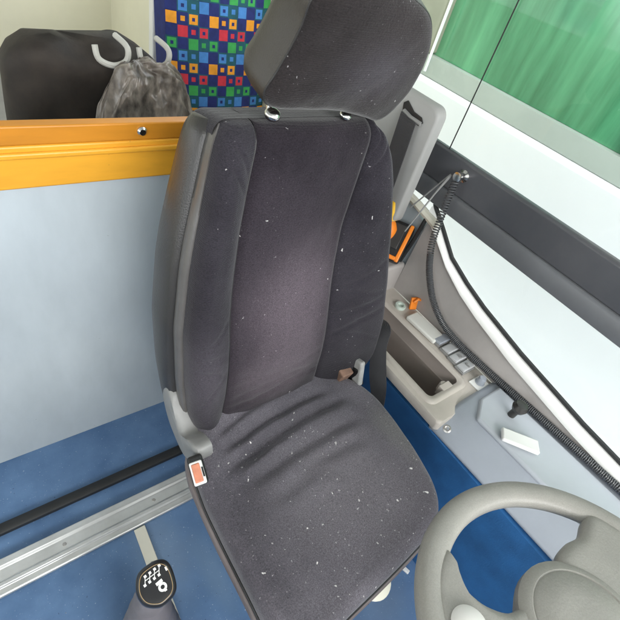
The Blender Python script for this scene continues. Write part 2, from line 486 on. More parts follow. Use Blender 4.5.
def n_panel(s, v):
    """centre panel, s 0..1 across, v up"""
    n = n_seam(v) + .007 * min(1, min(s, 1 - s) / .05) ** .6 + .009 * math.sin(math.pi * s)
    n -= roll(VT - v, .035)
    # a few soft creases above the cushion and a dimple line at the top
    for v0, a in ((.068, .005), (.088, .0035), (.108, .003), (.135, .002)):
        n -= a * math.exp(-((v - v0 - .012 * math.sin(s * 5 + v0 * 60)) / .005) ** 2) * math.sin(math.pi * s) ** .5
    n += .0016 * noise.noise(Vector((s * 4, v * 14, 1))) + .0008 * noise.noise(Vector((s * 10, v * 30, 5)))
    return n


def n_bolster(s, v, amp, seed):
    """s 0 at the seam, 1 at the outer edge"""
    prof = math.sin(min(1, s / .62) * math.pi / 2) ** .8 if s < .62 else 1 - .25 * ((s - .62) / .38) ** 2
    hv = min(1, max(.25, (.66 - v) / .16))
    n = n_seam(v) * (1 - s) + amp * prof * hv
    n -= .003 * (1 - min(1, s / .05)) ** 2
    n -= roll(VT - v, .035) + roll(v + .014, .030)
    # short stretch wrinkles running in from the seam
    for k in range(7):
        v0 = (.12, .17, .215, .26, .30, .545, .57)[k] + seed * .01; sl = (-.10, .06, .05, -.05, .04, .05, .06)[k]
        a = (.0030, .0042, .0046, .0036, .0028, .0040, .0040)[k]
        n -= a * math.exp(-((v - v0 - sl * (s - .5) - .012 * math.sin(s * 3 + k)) / .0048) ** 2) * max(0, math.sin(math.pi * min(1, s * 1.05)))
    n += .0018 * noise.noise(Vector((s * 3 + seed * 7, v * 16, 2)))
    return n


backrest = None
# centre panel
mb = MB(); rows = []
vs = [-.05 + (VT + .05) * (1 - (1 - t) ** 1.4) for t in [i / 130 for i in range(131)]]
for v in vs:
    a, b = lerp_tab(SL, v), lerp_tab(SR, v)
    r = []
    for j in range(61):
        s = j / 60.0; s = s * s * (3 - 2 * s) * .4 + s * .6
        r.append(B(a + (b - a) * s, v, n_panel(s, v)))
    rows.append(r)
rows.append([p + BU * .004 - BN * .055 for p in rows[-1]])
mb.grid(rows)
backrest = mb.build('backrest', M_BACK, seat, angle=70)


def bolster(tabO, tabS, sgn, amp, seed):
    mb = MB(); rows = []
    K = 130
    for i in range(K + 1):
        t = i / K; t = .5 - .5 * math.cos(math.pi * t) if False else t
        v = -.014 + (VT + .014) * (.5 * t + .5 * (.5 - .5 * math.cos(math.pi * t)))
        a, b = lerp_tab(tabS, v), lerp_tab(tabO, v)
        if sgn * (b - a) < .012: b = a + sgn * .012
        r = []; er = min(.026, abs(b - a) * .45)
        for j in range(44):
            s = (j / 43.0); s = math.sin(s * math.pi / 2) * .55 + s * .45
            u = a + (b - a) * s
            n = n_bolster(s, v, amp, seed) - roll(abs(b - u), er)
            r.append(B(u, v, n))
        e = r[-1]
        kf = min(1, max(.6, (VT - v) / .05))
        r += [e - BN * .010 * kf + Vector((sgn * .0005, 0, 0)), e - BN * .022 * kf - Vector((sgn * .001, 0, 0)), e - BN * .035 * kf - Vector((sgn * .012 * kf, 0, 0))]
        rows.append(r)
    rows.append([p + BU * .001 - BN * .012 - Vector((sgn * .010, 0, 0)) for p in rows[-1]]); rows.append([p - BN * .030 - Vector((sgn * .016, 0, 0)) - BU * .004 for p in rows[-1]])
    rows.insert(0, [p + BU * .003 - BN * .05 for p in rows[0]])
    mb.grid(rows)
    return mb.build('bolster', M_BOLST, backrest, angle=70)


bolster(UL, SL, -1, .022, 0)
bolster(UR, SR, 1, .026, 1)

for tab in (SL, SR):
    mb = MB(); mb.tube([B(lerp_tab(tab, v), v, n_seam(v) - .0005 - roll(VT - v, .035)) for v in [.03 + .583 * q / 60 for q in range(61)]], .0013, 6, cap=False)
    mb.build('seam', M_BLACK, backrest)

# grey vinyl edge and dark shell round the back
mb = MB(); mb2 = MB(); rl = []; rs = []  # rows for the edge strip and for the shell
for i in range(90):
    t = i / 89.0
    v = -.002 + .617 * (.4 * t + .6 * (.5 - .5 * math.cos(math.pi * t)))
    a, b = lerp_tab(UL, v), lerp_tab(UR, v)
    top = roll(.623 - v, .03)
    wdt = .0105 * min(1, max(.35, (.615 - v) / .25 + .25))
    rl.append([B(a + .006, v, -.024 - top), B(a - .003, v, -.022 - top), B(a - wdt * .7, v, -.025 - top), B(a - wdt, v, -.034 - top), B(a - wdt * .9, v, -.044 - top), B(a, v, -.047 - top)])
    bk = -.115 - .02 * math.sin(math.pi * t)
    rs.append([B(a + .004, v, -.046 - top), B(a - wdt - .004, v, -.049 - top), B(a - wdt - .010, v, -.056 - top), B(a - wdt - .012, v, bk * .6 - .02), B(a - wdt - .008, v, bk + .012), B(a + .006, v, bk), B(a + .08, v, bk - .012),
               B(b - .08, v, bk - .012), B(b - .006, v, bk), B(b + .008, v, bk + .012), B(b + .012, v, -.056 - top), B(b - .006, v, -.046 - top)])
rl.append([p - BN * .02 + Vector((.012, 0, 0)) - BU * .002 for p in rl[-1]])
mb.grid(rl); mb.build('edge_trim', M_TRIM, backrest, angle=60)
cc = B(.0, .612, -.085)
base = rs[-1]
for q, h in ((.10, .001), (.25, .001), (.6, .001)): rs.append([p * (1 - q) + cc * q + BU * h for p in base])
rs.insert(0, [p * .5 + B(.02, .0, -.08) * .5 for p in rs[0]])
mb2.grid(rs); mb2.build('back_shell', M_VINYL, backrest, angle=50)

# fabric folded over the top of the backrest
mb = MB(); rows = []
ua, ub = lerp_tab(UL, .60) - .004, lerp_tab(UR, .60) + .004
for i in range(60):
    u = ua + (ub - ua) * (.5 - .5 * math.cos(math.pi * i / 59))
    rows.append([B(u, .6215 - roll(min(u - ua, ub - u), .026) - roll(n + .130, .03) + .0008 * noise.noise(Vector((u * 20, n * 30, 3))), n) for n in [-.030 - .100 * j / 19 for j in range(20)]])
mb.grid(rows); mb.build('top_cover', M_BOLST, backrest, angle=70)

# ---- headrest
TH2 = R(-18)
HP = Vector((.49, .555, 1.14)); HU = Vector((0, math.sin(TH2), math.cos(TH2))); HN = Vector((0, -math.cos(TH2), math.sin(TH2)))


def H(u, v, n): return HP + Vector((u, 0, 0)) + HU * v + HN * n


HEAD = [(-.085, -.012), (-.03, -.017), (.05, -.022), (.115, -.034), (.155, -.044), (.179, -.026), (.191, .018), (.188, .059), (.178, .092), (.160, .121), (.128, .148),
        (.070, .168), (.020, .180), (-.030, .182), (-.066, .170), (-.084, .145), (-.084, .113), (-.087, .083), (-.095, .041), (-.102, .010)]
hpoly = catmull([(u, v, 0) for u, v in HEAD], 8)
hc = Vector((.035, .07, 0))
headrest = None
mb = MB(); rows = []
HR = .024
for k in range(46):
    row = []
    for p in hpoly:
        to = hc - p; Ln = to.length
        if k < 12: dd = HR * (1 - math.cos(k / 11 * math.pi / 2))
        else: dd = HR + (Ln - HR) * ((k - 11) / 34.0)
        q = p + to * (dd / Ln)
        rr = 1 - dd / Ln
        n = .018 * (1 - rr ** 2.2) - roll(dd, HR) * .55
        n += .0022 * noise.noise(Vector((q.x * 14, q.y * 14, 4))) + .0008 * noise.noise(Vector((q.x * 40, q.y * 40, 9)))
        row.append(H(q.x, q.y, n))
    rows.append(row)
mb.grid(rows, True)
headrest = mb.build('headrest', M_HEAD, seat, angle=60)
mb = MB(); rows = []
for n, ins in ((-.0125, .003), (-.0135, -.0015), (-.022, -.003), (-.05, -.005), (-.075, -.003), (-.092, .006), (-.101, .022), (-.104, .05)):
    rows.append([H(q.x, q.y, n) for q in [p + (hc - p).normalized() * ins for p in hpoly]])
mb.grid(rows, True); mb.ring_cap(rows[-1])
mb.build('headrest_side', M_HVINYL, headrest, angle=60)
mb = MB()
mb.tube([H(p.x, p.y, -.0125) + Vector(((p - hc).x, 0, 0)) * .004 for p in hpoly + hpoly[:1]], .0016, 6, cap=False)
mb.build('seam_piping', M_VINYL, headrest)
for px, pz, k in ((.416, 1.1165, 1.0), (.566, 1.1125, .85)):
    mb = MB()
    o = Vector((px, .574, pz))
    ball = [(0, -.010)] + [(.0128 * k * math.cos(a), .0095 * k * math.sin(a)) for a in [R(-70 + 10 * q) for q in range(15)]] + [(0, .0098 * k)]
    mb.lathe(ball, o, (0, -.25, 1), 28)
    mb.tube([o + Vector((0, .012, .0)), o + Vector((0, .022, .05))], .005, 12)
    mb.build('headrest_post', M_CHROME, seat, angle=60)

# ---- hinge cover, buckle, recliner lever
mb = MB()
arm = catmull([(0, .530, .590), (0, .548, .560), (0, .545, .525), (0, .510, .480), (0, .455, .458), (0, .418, .462), (0, .392, .490), (0, .376, .530), (0, .384, .556), (0, .410, .550),
               (0, .440, .530), (0, .478, .555), (0, .505, .585)], 6)
ac = Vector((0, .455, .515)); rows = []
for x, ins in ((.278, .0), (.258, .0), (.249, .003), (.245, .010), (.243, .02)):
    rows.append([Vector((x, p.y, p.z)) + (ac - p).normalized() * ins for p in arm])
mb.grid(rows, True); mb.ring_cap(rows[-1]); mb.ring_cap(rows[0][::-1])
hinge = mb.build('hinge_cover', M_GREYP, seat, angle=40)
mb = MB()
bc = Vector((.236, .352, .535))
bz = Vector((-.235, -.30, .92)).normalized()                      # pressed face looks up and towards the aisle
by = Vector((-.06, -.80, -.50)); by = (by - bz * by.dot(bz)).normalized(); bx = by.cross(bz)
rot = Matrix((bx, by, bz)).transposed()
mb.box(bc + rot @ Vector((0, -.004, -.006)), (.0145, .028, .012), rot)
buckle = mb.build('buckle', M_BLACK, seat, bevel=.006)
mb = MB(); mb.box(bc + rot @ Vector((.001, .002, .0065)), (.0120, .0220, .003), rot); mb.build('buckle_frame', M_WHITE, buckle, bevel=.003)
mb = MB(); mb.box(bc + rot @ Vector((.002, .002, .0095)), (.0078, .0175, .002), rot); mb.build('release_button', M_RED, buckle, bevel=.002)
mb = MB(); mb.box(bc + rot @ Vector((-.0088, .003, .0097)), (.0016, .009, .0008), rot); mb.build('buckle_slot', M_BLACK, buckle)

mb = MB(); mb.prism([(.685, .44, .53), (.690, .405, .545), (.700, .385, .50), (.698, .395, .46), (.688, .44, .455)], (.014, 0, 0))
rec = mb.build('recliner_bracket', M_BLACK, seat, bevel=.003)
mb = MB(); mb.box((.664, .425, .512), (.018, .012, .030), Matrix.Rotation(R(15), 3, 'X')); mb.build('recliner_gear', M_RUST, rec, bevel=.004)
mb = MB(); mb.box((.700, .408, .530), (.008, .015, .036), Matrix.Rotation(R(-18), 3, 'X')); mb.build('recliner_lever', mat('worn_pale_plastic', (.38, .38, .37), .4, .25, 30), rec, bevel=.005)
mb = MB(); mb.lathe([(.004, 0), (.013, 0), (.014, .006), (.009, .010), (.0, .010)], (.705, .374, .478), (0, -.4, 1), 20)
mb.tube([(.712, .385, .47), (.722, .365, .476), (.728, .345, .470)], .005, 8)
mb.build('recliner_spring', M_CHROME, rec)

# ================================================================== PARTITION behind the seat
part = empty('partition', (.2, .86, 0), 'pale grey partition panel with yellow and amber top rail behind the seat', 'partition')
mb = MB(); mb.box((.2, .868, .455), (.68, .010, .452)); mb.build('panel', M_PANEL, part)
mb = MB(); mb.box((.2, .863, .962), (.68, .013, .017)); rail = mb.build('top_rail', M_AMB, part, bevel=.003)
mb = MB(); mb.box((.2, .863, .9035), (.68, .013, .041)); mb.box((.2, .8475, .928), (.68, .004, .006)); mb.build('lower_rail', M_YEL, part, bevel=.004)
for x in (-.22, .05, .321):
    mb = MB(); mb.lathe([(.0, 0), (.0095, 0), (.0095, .003), (.006, .0065), (0, .007)], (x, .8497, .963), (0, -1, 0), 20)
    mb.build('screw', M_CHROME, part)

# ================================================================== FLOOR STRIPS
mb = MB()
pr = [(.505, .002), (.505, .010), (.509, .013), (.522, .013), (.526, .019), (.534, .019), (.538, .014), (.566, .014), (.572, .021), (.588, .021), (.592, .012), (.592, .002)]
mb.prism([(-.9, y, z) for y, z in pr], (1.30, 0, 0))
st = mb.build('floor_channel', M_ALU, None, bevel=.0015, smooth=True, seg=2)
tag(st, 'ridged aluminium channel running across the blue floor beside the seat', 'floor strip')
for x in (-.25, .0, .235):
    mb = MB(); mb.lathe([(0, 0), (.005, 0), (.004, .002), (0, .0022)], (x, .552, .014), (0, 0, 1), 14); mb.build('screw', M_STEEL, st)
mb = MB()
mb.prism([(-.9, .652, .001), (-.9, .652, .014), (-.9, .658, .018), (-.9, .674, .018), (-.9, .680, .014), (-.9, .680, .001)], (1.35, 0, 0))
tag(mb.build('rubber_strip', M_RUBBER, None, bevel=.001), 'black rubber strip across the floor between partition and aluminium channel', 'floor strip')
mb = MB()
mb.prism([(.160, .502, .002), (.190, .502, .002), (.150, -.6, .002), (.120, -.6, .002)], (0, 0, .005))
s2 = mb.build('floor_strip', M_CREAM, None, bevel=.0015)
tag(s2, 'flat cream strip on the floor passing under the gear lever', 'floor strip')
for y in (.40, .10):
    mb = MB(); mb.lathe([(0, 0), (.004, 0), (.003, .002), (0, .0022)], (.172 - (.45 - y) * .036, y, .007), (0, 0, 1), 14); mb.build('screw', M_STEEL, s2)
mb = MB(); mb.box((.772, .035, .006), (.035, .006, .004), Matrix.Rotation(R(-75), 3, 'Z'))
tag(mb.build('seat_track', M_WHITE, None, bevel=.002), 'short white track end on the floor in front of the seat', 'floor track')

# ================================================================== GEAR LEVER
G = Vector((.097, .212, .533)); GN = Vector((-.10, -.22, .97)).normalized()
gx = right - GN * right.dot(GN); gx.normalize(); gy = GN.cross(gx)      # face axes
gl = empty('gear_lever', (.095, .24, 0), 'black gear lever with white shift pattern on its knob beside the seat', 'gear lever')
sc = .72 / 457.0
ko = [(-19, 11), (-8, 21), (1, 24), (8, 22), (14, 15), (20, 2), (20, -6), (16, -12), (8, -18), (-5, -18), (-14, -12), (-19, -2)]
kp = catmull([(a * sc, b * sc, 0) for a, b in ko], 6)


def Gp(a, b, n): return G + gx * a + gy * b + GN * n


mb = MB(); rows = []
for n, k in ((-.050, .42), (-.044, .55), (-.034, .72), (-.020, .90), (-.008, .99), (.000, 1.0), (.006, .95), (.0095, .86), (.0105, .78), (.0105, .5), (.0105, .2)):
    rows.append([Gp(p.x * k, p.y * k, n) for p in kp])
mb.grid(rows, True); mb.ring_cap(rows[-1]); mb.ring_cap(rows[0][::-1])
knob = mb.build('knob', mat('glossy_black_plastic', (.018, .018, .02), .28, .2, 10), gl, angle=50)
mb = MB()


def flat(cx, cy, w, h, ang=0):
    ca, sa = math.cos(ang), math.sin(ang)
    mb.add([Gp((cx + x * ca - y * sa) * sc, (cy + x * sa + y * ca) * sc, .0108) for x, y in ((-w, -h), (w, -h), (w, h), (-w, h))], [(0, 1, 2, 3)])


A = R(40)
for k in range(4):
    flat(-11.5 + 3.9 * k, 8.0 + 3.3 * k, 1.25, 1.25, A)
    flat(-10.2 + 3.9 * k, .4 + 3.1 * k, 1.25, 1.25, A)
flat(-5.0, 9.0, 7.4, .34, R(39.4))
for k in range(4): flat(-10.85 + 3.9 * k, 4.2 + 3.2 * k, .32, 3.6, R(9.7))
flat(7.6, 15.4, 1.9, 1.1, R(-55))
mb.add([], [])
for k in range(20):
    a0, a1 = 2 * math.pi * k / 20, 2 * math.pi * (k + 1) / 20
    mb.add([Gp((6.8 + r * math.cos(a)) * sc, (-.6 + r * math.sin(a)) * sc, .0108) for r, a in ((2.0, a0), (4.2, a0), (4.2, a1), (2.0, a1))], [(0, 1, 2, 3)])
flat(2.8, 3.2, 1.5, 3.4, R(-48)); flat(10.2, -3.4, 1.3, .7, R(35))
mb.build('shift_diagram', M_WHITE, knob, smooth=False)
mb = MB(); mb.tube([Gp(q.x * .80, q.y * .80, .0107) for q in kp + kp[:1]], .0005, 6, cap=False); mb.build('face_outline', mat('tan_line', (.35, .24, .12), .5), knob)
mb = MB()
mb.tube([(G.x + .000, G.y + .005, G.z - .045), (G.x - .002, G.y + .015, .30), (G.x - .002, G.y + .03, .04)], [.010, .009, .009], 16); mb.build('shaft', M_STEEL, gl)
mb = MB()
base = Vector((G.x, G.y + .02, 0))
mb.lathe([(.012, .47), (.020, .465), (.024, .45), (.020, .435), (.030, .40), (.026, .38), (.040, .33), (.035, .31), (.052, .24), (.046, .22), (.066, .14), (.060, .12), (.080, .03), (.085, .004)], base, (0, 0, 1), 32)
mb.build('boot', mat('grey_rubber_boot', (.17, .155, .165), .6, .15, 20), gl, angle=50)

# ================================================================== CONSOLE
con = empty('side_console', (.93, .3, 0), 'beige plastic side console with long storage tray between seat and window', 'console')
X0, X1, TX0, TX1, TY0, TY1 = .814, 1.098, .850, .975, .270, .76
ZC = .500
mb = MB()
# top frame round the tray (rim), inner lip stepped
Y0, Y1 = .200, .95


def rrect(x0, x1, y0, y1, r, z, k=6):
    out = []
    for cx, cy, a0 in ((x1 - r, y1 - r, 0), (x0 + r, y1 - r, 90), (x0 + r, y0 + r, 180), (x1 - r, y0 + r, 270)):
        for i in range(k + 1):
            a = R(a0 + 90 * i / k); out.append(Vector((cx + r * math.cos(a), cy + r * math.sin(a), z)))
    return out


loops = [rrect(X0 + .004, X1, Y0, Y1, .012, .466), rrect(X0, X1, Y0, Y1, .012, .492), rrect(X0 + .003, X1 - .003, Y0 + .003, Y1 - .003, .012, .4985), rrect(X0 + .009, X1 - .009, Y0 + .009, Y1 - .009, .012, ZC),
         rrect(TX0 - .020, TX1 + .022, TY0 - .022, TY1 + .02, .026, ZC), rrect(TX0 - .016, TX1 + .018, TY0 - .018, TY1 + .02, .024, ZC + .006), rrect(TX0 - .008, TX1 + .008, TY0 - .010, TY1 + .01, .02, ZC + .007), rrect(TX0, TX1, TY0, TY1, .016, ZC + .002)]
mb.grid(loops, True)
rim = mb.build('console_top', M_BEIGE, con, angle=50)
mb = MB()
tl = [rrect(TX0, TX1, TY0, TY1, .016, ZC + .002), rrect(TX0 + .003, TX1 - .004, TY0 + .006, TY1, .014, ZC - .03), rrect(TX0 + .004, TX1 - .010, TY0 + .008, TY1, .014, ZC - .034), rrect(TX0 + .012, TX1 - .018, TY0 + .02, TY1 - .01, .014, ZC - .12)]
mb.grid(tl, True); mb.ring_cap(tl[-1])
mb.build('storage_tray', M_TRAY, con, angle=50)
mb = MB(); mb.box((.925, .276, .488), (.020, .010, .016)); mb.lathe([(0, -.02), (.012, -.02), (.012, .008), (.009, .011), (0, .011)], (.928, .284, .49), (0, 0, 1), 16)
mb.build('tray_tab', M_BEIGE, con, bevel=.005)
mb = MB(); mb.box((.96, .575, .19), (.10, .37, .17)); mb.build('console_body', M_BWALL, con)

# fittings along the window side of the console
mb = MB(); mb.lathe([(.008, .0), (.017, 0), (.018, .006), (.016, .010), (.010, .010), (.0085, .002), (.0, .001)], (1.024, .566, ZC), (0, 0, 1), 24)
tag(mb.build('power_socket', mat('pale_green_plastic', (.50, .58, .52), .4, .05, 9)), 'round pale green socket ring on the console beside the orange tag', 'socket')
mb = MB(); mb.box((1.060, .548, ZC + .020), (.012, .004, .020), Matrix.Rotation(R(-20), 3, 'Z') @ Matrix.Rotation(R(-20), 3, 'X'))
mb.tube([(1.052, .545, ZC + .03), (1.064, .542, ZC + .042), (1.076, .540, ZC + .036)], .005, 8)
tag(mb.build('key_tag', M_ORANGE, None, bevel=.003), 'small orange key tag standing in the console beside the round socket', 'key tag')
mb = MB(); mb.box((1.030, .462, ZC + .007), (.026, .058, .007), Matrix.Rotation(R(3), 3, 'Z'))
tag(mb.build('fuse_box', mat('off_white_plastic', (.66, .66, .62), .4, .04, 5), None, bevel=.005), 'off white oblong plastic cover on the console between key tag and switches', 'cover')
SW = [(1.042, .402), (1.040, .364), (1.036, .330), (1.030, .296)]
for i, (x, y) in enumerate(SW):
    t = empty('rocker_switch', (x, y, ZC), ['grey rocker switch nearest the off white cover', 'pale rocker switch next to the grey one', 'pale rocker switch second from the small knob', 'pale rocker switch nearest the small silver knob'][i], 'switch', 'rocker switches on the console')
    mb = MB(); mb.box((x, y, ZC + .004), (.0285, .0168, .004)); mb.build('switch_frame', M_GREYP, t, bevel=.0015)
    mb = MB()
    mb.prism([(x - .026, y - .014, ZC + .008), (x - .026, y + .014, ZC + .008), (x - .026, y + .014, ZC + .013), (x - .026, y, ZC + .016), (x - .026, y - .014, ZC + .018)], (.052, 0, 0))
    mb.build('rocker', M_LGREY if i else M_SILVER, t, bevel=.002)
    if i > 1:
        mb = MB()
        if i == 3: mb.box((x, y - .004, ZC + .0185), (.002, .007, .0008)); mb.box((x + .004, y + .002, ZC + .0178), (.005, .0014, .0008))
        else: mb.lathe([(.004, 0), (.0055, 0), (.0055, .0008), (.004, .0008)], (x, y - .004, ZC + .0178), (0, 0, 1), 16)
        mb.build('symbol', M_GREYP, t)
t = empty('dimmer_knob', (1.02, .238, ZC), 'small ribbed silver knob at the end of the switch row', 'knob')
mb = MB(); mb.lathe([(0, 0), (.014, 0), (.014, .004), (.011, .006), (.011, .020), (.009, .024), (0, .024)], (1.030, .238, ZC + .001), (0, 0, 1), 20); mb.build('knob_cap', M_SILVER, t, angle=40)
mb = MB(); mb.box((1.028, .238, ZC + .002), (.026, .018, .002)); mb.build('base_plate', M_WHITE, t, bevel=.0015)

# silver control module in front of the console
mod = empty('control_module', (.92, -.1, 0), 'silver grey control module at the front end of the console', 'control module')
mb = MB()
sec = catmull([(.87, 0, .440), (.835, 0, .446), (.824, 0, .455), (.832, 0, .468), (.865, 0, .490), (.905, 0, .508), (.935, 0, .514), (1.00, 0, .514), (1.070, 0, .512)], 5, False)
rows = []
for y, dz in ((.225, -.02), (.219, -.006), (.208, .0), (.10, .004), (-.10, .01), (-.35, .02), (-.6, .03)):
    rows.append([Vector((p.x, y, p.z + dz)) for p in sec])
mb.grid(rows); mb.ring_cap([Vector((p.x, .225, p.z - .02)) for p in sec] + [Vector((1.07, .225, .42))])
mb.build('housing', M_SILVER, mod, angle=45)
mb = MB(); mb.prism([(.905, .160, .508), (.965, .196, .508), (1.055, .196, .508), (1.055, -.30, .516), (.905, -.30, .516)], (0, 0, .016)); mb.build('raised_plate', mat('pale_silver', (.43, .46, .50), .4, .06, 5), mod, bevel=.007)
mb = MB(); mb.prism([(.90, .085, .529), (.93, .108, .529), (.985, .035, .531), (.955, .010, .531)], (0, 0, .012)); mb.build('white_key', M_WHITE, mod, bevel=.004)
mb = MB(); mb.tube([(1.00, .12, .525), (1.00, .118, .555)], .010, 12); mb.lathe([(0, 0), (.016, .003), (.020, .014), (.015, .026), (0, .030)], (1.0, .117, .55), (0, 0, 1), 20); mb.build('lever', M_VINYL, mod)
mb = MB(); mb.lathe([(0, 0), (.010, 0), (.011, .003), (.007, .005), (.004, .003), (0, .003)], (.846, .186, .4755), (-.6, 0, 1), 18); mb.build('screw', M_STEEL, mod)

# ================================================================== SIDE PANEL and WINDOW
GL = [(.66, .80), (.60, .755), (.53, .70), (.45, .668), (.37, .644), (.22, .612), (.0, .578), (-.5, .53), (-1.4, .47)]   # lower edge of the glass (y, z)
TRM = [(.645, .766), (.59, .732), (.52, .681), (.44, .643), (.36, .618), (.22, .585), (.0, .551), (-.5, .503), (-1.4, .443)]
side = empty('window_wall', (1.08, .2, .5), 'mauve grey sloping side panel with white trim below the driver window', 'panel')
mb = MB(); rows = []
for (y, z), (gy_, gz) in zip(TRM, GL):
    zb = min(.502, z - .02) if y > -.4 else z - .1
    rows.append([Vector((1.070 + (0 if k < 4 else 0) + .012 * (k / 6.0), y, zb + (z - zb) * k / 6.0)) for k in range(7)])
rows.insert(0, [Vector((p.x + .03, p.y + .006, p.z)) for p in rows[0]])
mb.grid(rows); mb.build('panel', M_MAUVE, side, angle=50)
mb = MB(); mb.tube([(1.076, .650, .768), (1.070, .652, .70), (1.066, .664, .60), (1.062, .676, .50)], .0065, 8); mb.build('edge_seal', M_RUBBER, side)
mb = MB(); rows = []
for (y, z), (gy_, gz) in zip(TRM, GL):
    rows.append([Vector((1.081, y, z - .001)), Vector((1.074, y, z + .003)), Vector((1.075, (y + gy_) / 2, (z + gz) / 2)), Vector((1.090, gy_, gz - .002)), Vector((1.112, gy_, gz))])
mb.grid(rows); mb.build('white_trim', M_WHITE, side, angle=60)

win = empty('driver_window', (1.11, .2, .5), 'driver window with dark grey middle rail and clear panes', 'window')
mb = MB()
mb.prism([(1.102, .0, .862), (1.102, .0, .948), (1.108, .0, .952), (1.130, .0, .952), (1.130, .0, .862)], (0, 1.2, 0)); mb.v = [(x, y - 0 if y > 0 else -1.4, z) for x, y, z in mb.v]
rail = mb.build('middle_rail', M_BAND, win, bevel=.002)
mb = MB()
mb.prism([(1.092, -1.4, .806), (1.090, -1.4, .852), (1.096, -1.4, .8615), (1.130, -1.4, .8615), (1.130, -1.4, .803)], (0, 2.6, 0))
mb.build('rail_lip', mat('lip_grey', (.12, .125, .135), .35, .2, 4), win, bevel=.003)
mb = MB()
mb.tube([Vector((1.100, y, z + .006)) for y, z in GL], .006, 8); mb.build('rubber_seal', M_RUBBER, win)
mb = MB(); mb.add([(1.118, -1.4, .952), (1.118, 1.2, .952), (1.118, 1.2, 1.75), (1.118, -1.4, 1.75)], [(0, 1, 2, 3)]); mb.build('upper_pane', M_GLASS, win, smooth=False)
mb = MB(); pts = [(1.118, y, z) for y, z in GL]; mb.add(pts + [(1.118, -1.4, .803), (1.118, .66, .803)], [list(range(len(pts) + 2))]); mb.build('lower_pane', M_GLASS, win, smooth=False)
mb = MB(); mb.box((1.112, .702, 1.35), (.0012, .0012, .398)); mb.build('pane_edge', M_RUBBER, win)

# rear corner box and belt pillar
rt = empty('rear_corner_trim', (1.07, .80, .3), 'pale blue grey corner box with cream ridge behind the side panel', 'trim')
mb = MB(); mb.prism([(1.085, .645, .50), (1.085, .645, .735), (1.085, .70, .765), (1.085, 1.1, .80), (1.085, 1.1, .50)], (.03, 0, 0)); mb.build('box', mat('pale_bluegrey', (.44, .50, .54), .45, .08, 5), rt, bevel=.003)
mb = MB(); mb.tube([(1.080, .61, .765), (1.080, .70, .782), (1.080, 1.1, .835)], .013, 8); mb.build('ridge', M_CREAM, rt)
mb = MB(); mb.box((.98, .85, .30), (.10, .205, .30)); mb.build('base_block', M_MAUVE, rt, bevel=.01)

sb = empty('seat_belt', (1.0, .8, .4), 'dark grey seat belt hanging from a slotted grey pillar plate behind the backrest', 'seat belt')
mb = MB()
pl = rrect(.700, .96, .72, 1.060, .028, 0, 6)
rows = []
for x, ins in ((1.035, 0), (1.012, 0), (1.005, .003), (1.002, .010)):
    c = Vector((.83, .9, 0))
    rows.append([Vector((x, q.x, q.y)) for q in [p + (c - p).normalized() * ins for p in pl]])
mb.grid(rows, True); mb.ring_cap(rows[-1])
plate = mb.build('pillar_plate', mat('plate_grey', (.33, .33, .32), .5, .06, 5, .1, 300), sb, angle=45)
mb = MB()
mb.prism([(1.0005, .735, 1.012), (1.0005, .745, 1.022), (1.0005, .775, 1.024), (1.0005, .806, 1.040), (1.0005, .818, 1.030), (1.0005, .812, 1.008), (1.0005, .745, 1.000)], (-.003, 0, 0)); mb.build('slot', M_BLACK, plate, bevel=.001)
mb = MB(); mb.tube([(.996, .738, 1.008), (.992, .775, 1.010), (.996, .805, 1.014)], .0055, 8); mb.build('guide_loop', M_GREYP, sb)


def ribbon(path, th=.0014):
    mb = MB(); rows = []
    for a, b in path:
        a = Vector(a); b = Vector(b); rows.append((a, b))
    A_ = catmull([r[0] for r in rows], 8, False); B_ = catmull([r[1] for r in rows], 8, False)
    out = []
    for i, (a, b) in enumerate(zip(A_, B_)):
        j = min(i + 1, len(A_) - 1); k = max(i - 1, 0)
        t = (A_[j] - A_[k]); n = t.cross(b - a).normalized() * th
        out.append([a + n, a.lerp(b, .5) + n * 1.2, b + n, b - n, a.lerp(b, .5) - n * 1.2, a - n])
    mb.grid(out, True); mb.ring_cap(out[0]); mb.ring_cap(out[-1])
    return mb


mb = ribbon([((.988, .806, 1.012), (.988, .748, 1.006)), ((.980, .795, .93), (.982, .738, .93)), ((.965, .775, .80), (.970, .722, .80)), ((.93, .74, .66), (.935, .69, .66)), ((.86, .60, .58), (.87, .56, .56)),
             ((.785, .480, .600), (.800, .442, .625)), ((.768, .440, .540), (.785, .412, .572)), ((.765, .410, .478), (.785, .378, .508)), ((.762, .375, .430), (.783, .352, .462)), ((.745, .340, .39), (.765, .320, .41))])
mb.build('belt_strap', M_BELT, sb, angle=60)

# ---- things lying in the rear corner
bag = empty('tool_pouch', (1.02, .68, .60), 'black pouch with orange edging in the corner behind the seat', 'pouch')
bcn = Vector((1.035, .685, .665))
az = Vector((.58, .33, .74)).normalized(); ay = Vector((-.62, -.30, .45)); ay = -(ay - az * ay.dot(az)).normalized(); ax_ = ay.cross(az)
rotb = Matrix((ax_, ay, az)).transposed()
mb = MB(); mb.box(bcn, (.034, .020, .062), rotb); mb.build('body', M_BLACK, bag, bevel=.010)
mb = MB(); mb.box(bcn + rotb @ Vector((.026, -.019, .0)), (.006, .005, .060), rotb); mb.box(bcn + rotb @ Vector((-.006, -.019, -.052)), (.028, .005, .006), rotb); mb.build('edging', M_ORANGE, bag, bevel=.003)
mb = MB(); mb.box(bcn + rotb @ Vector((-.006, -.021, .012)), (.018, .003, .038), rotb); mb.build('flap', M_VINYL, bag, bevel=.002)
mb = MB(); o = Vector((1.015, .715, .645))
mb.lathe([(0, 0), (.026, 0), (.028, .01), (.028, .055), (.020, .072), (.012, .080), (.012, .088), (0, .088)], o, (0, .1, 1), 22, 0)
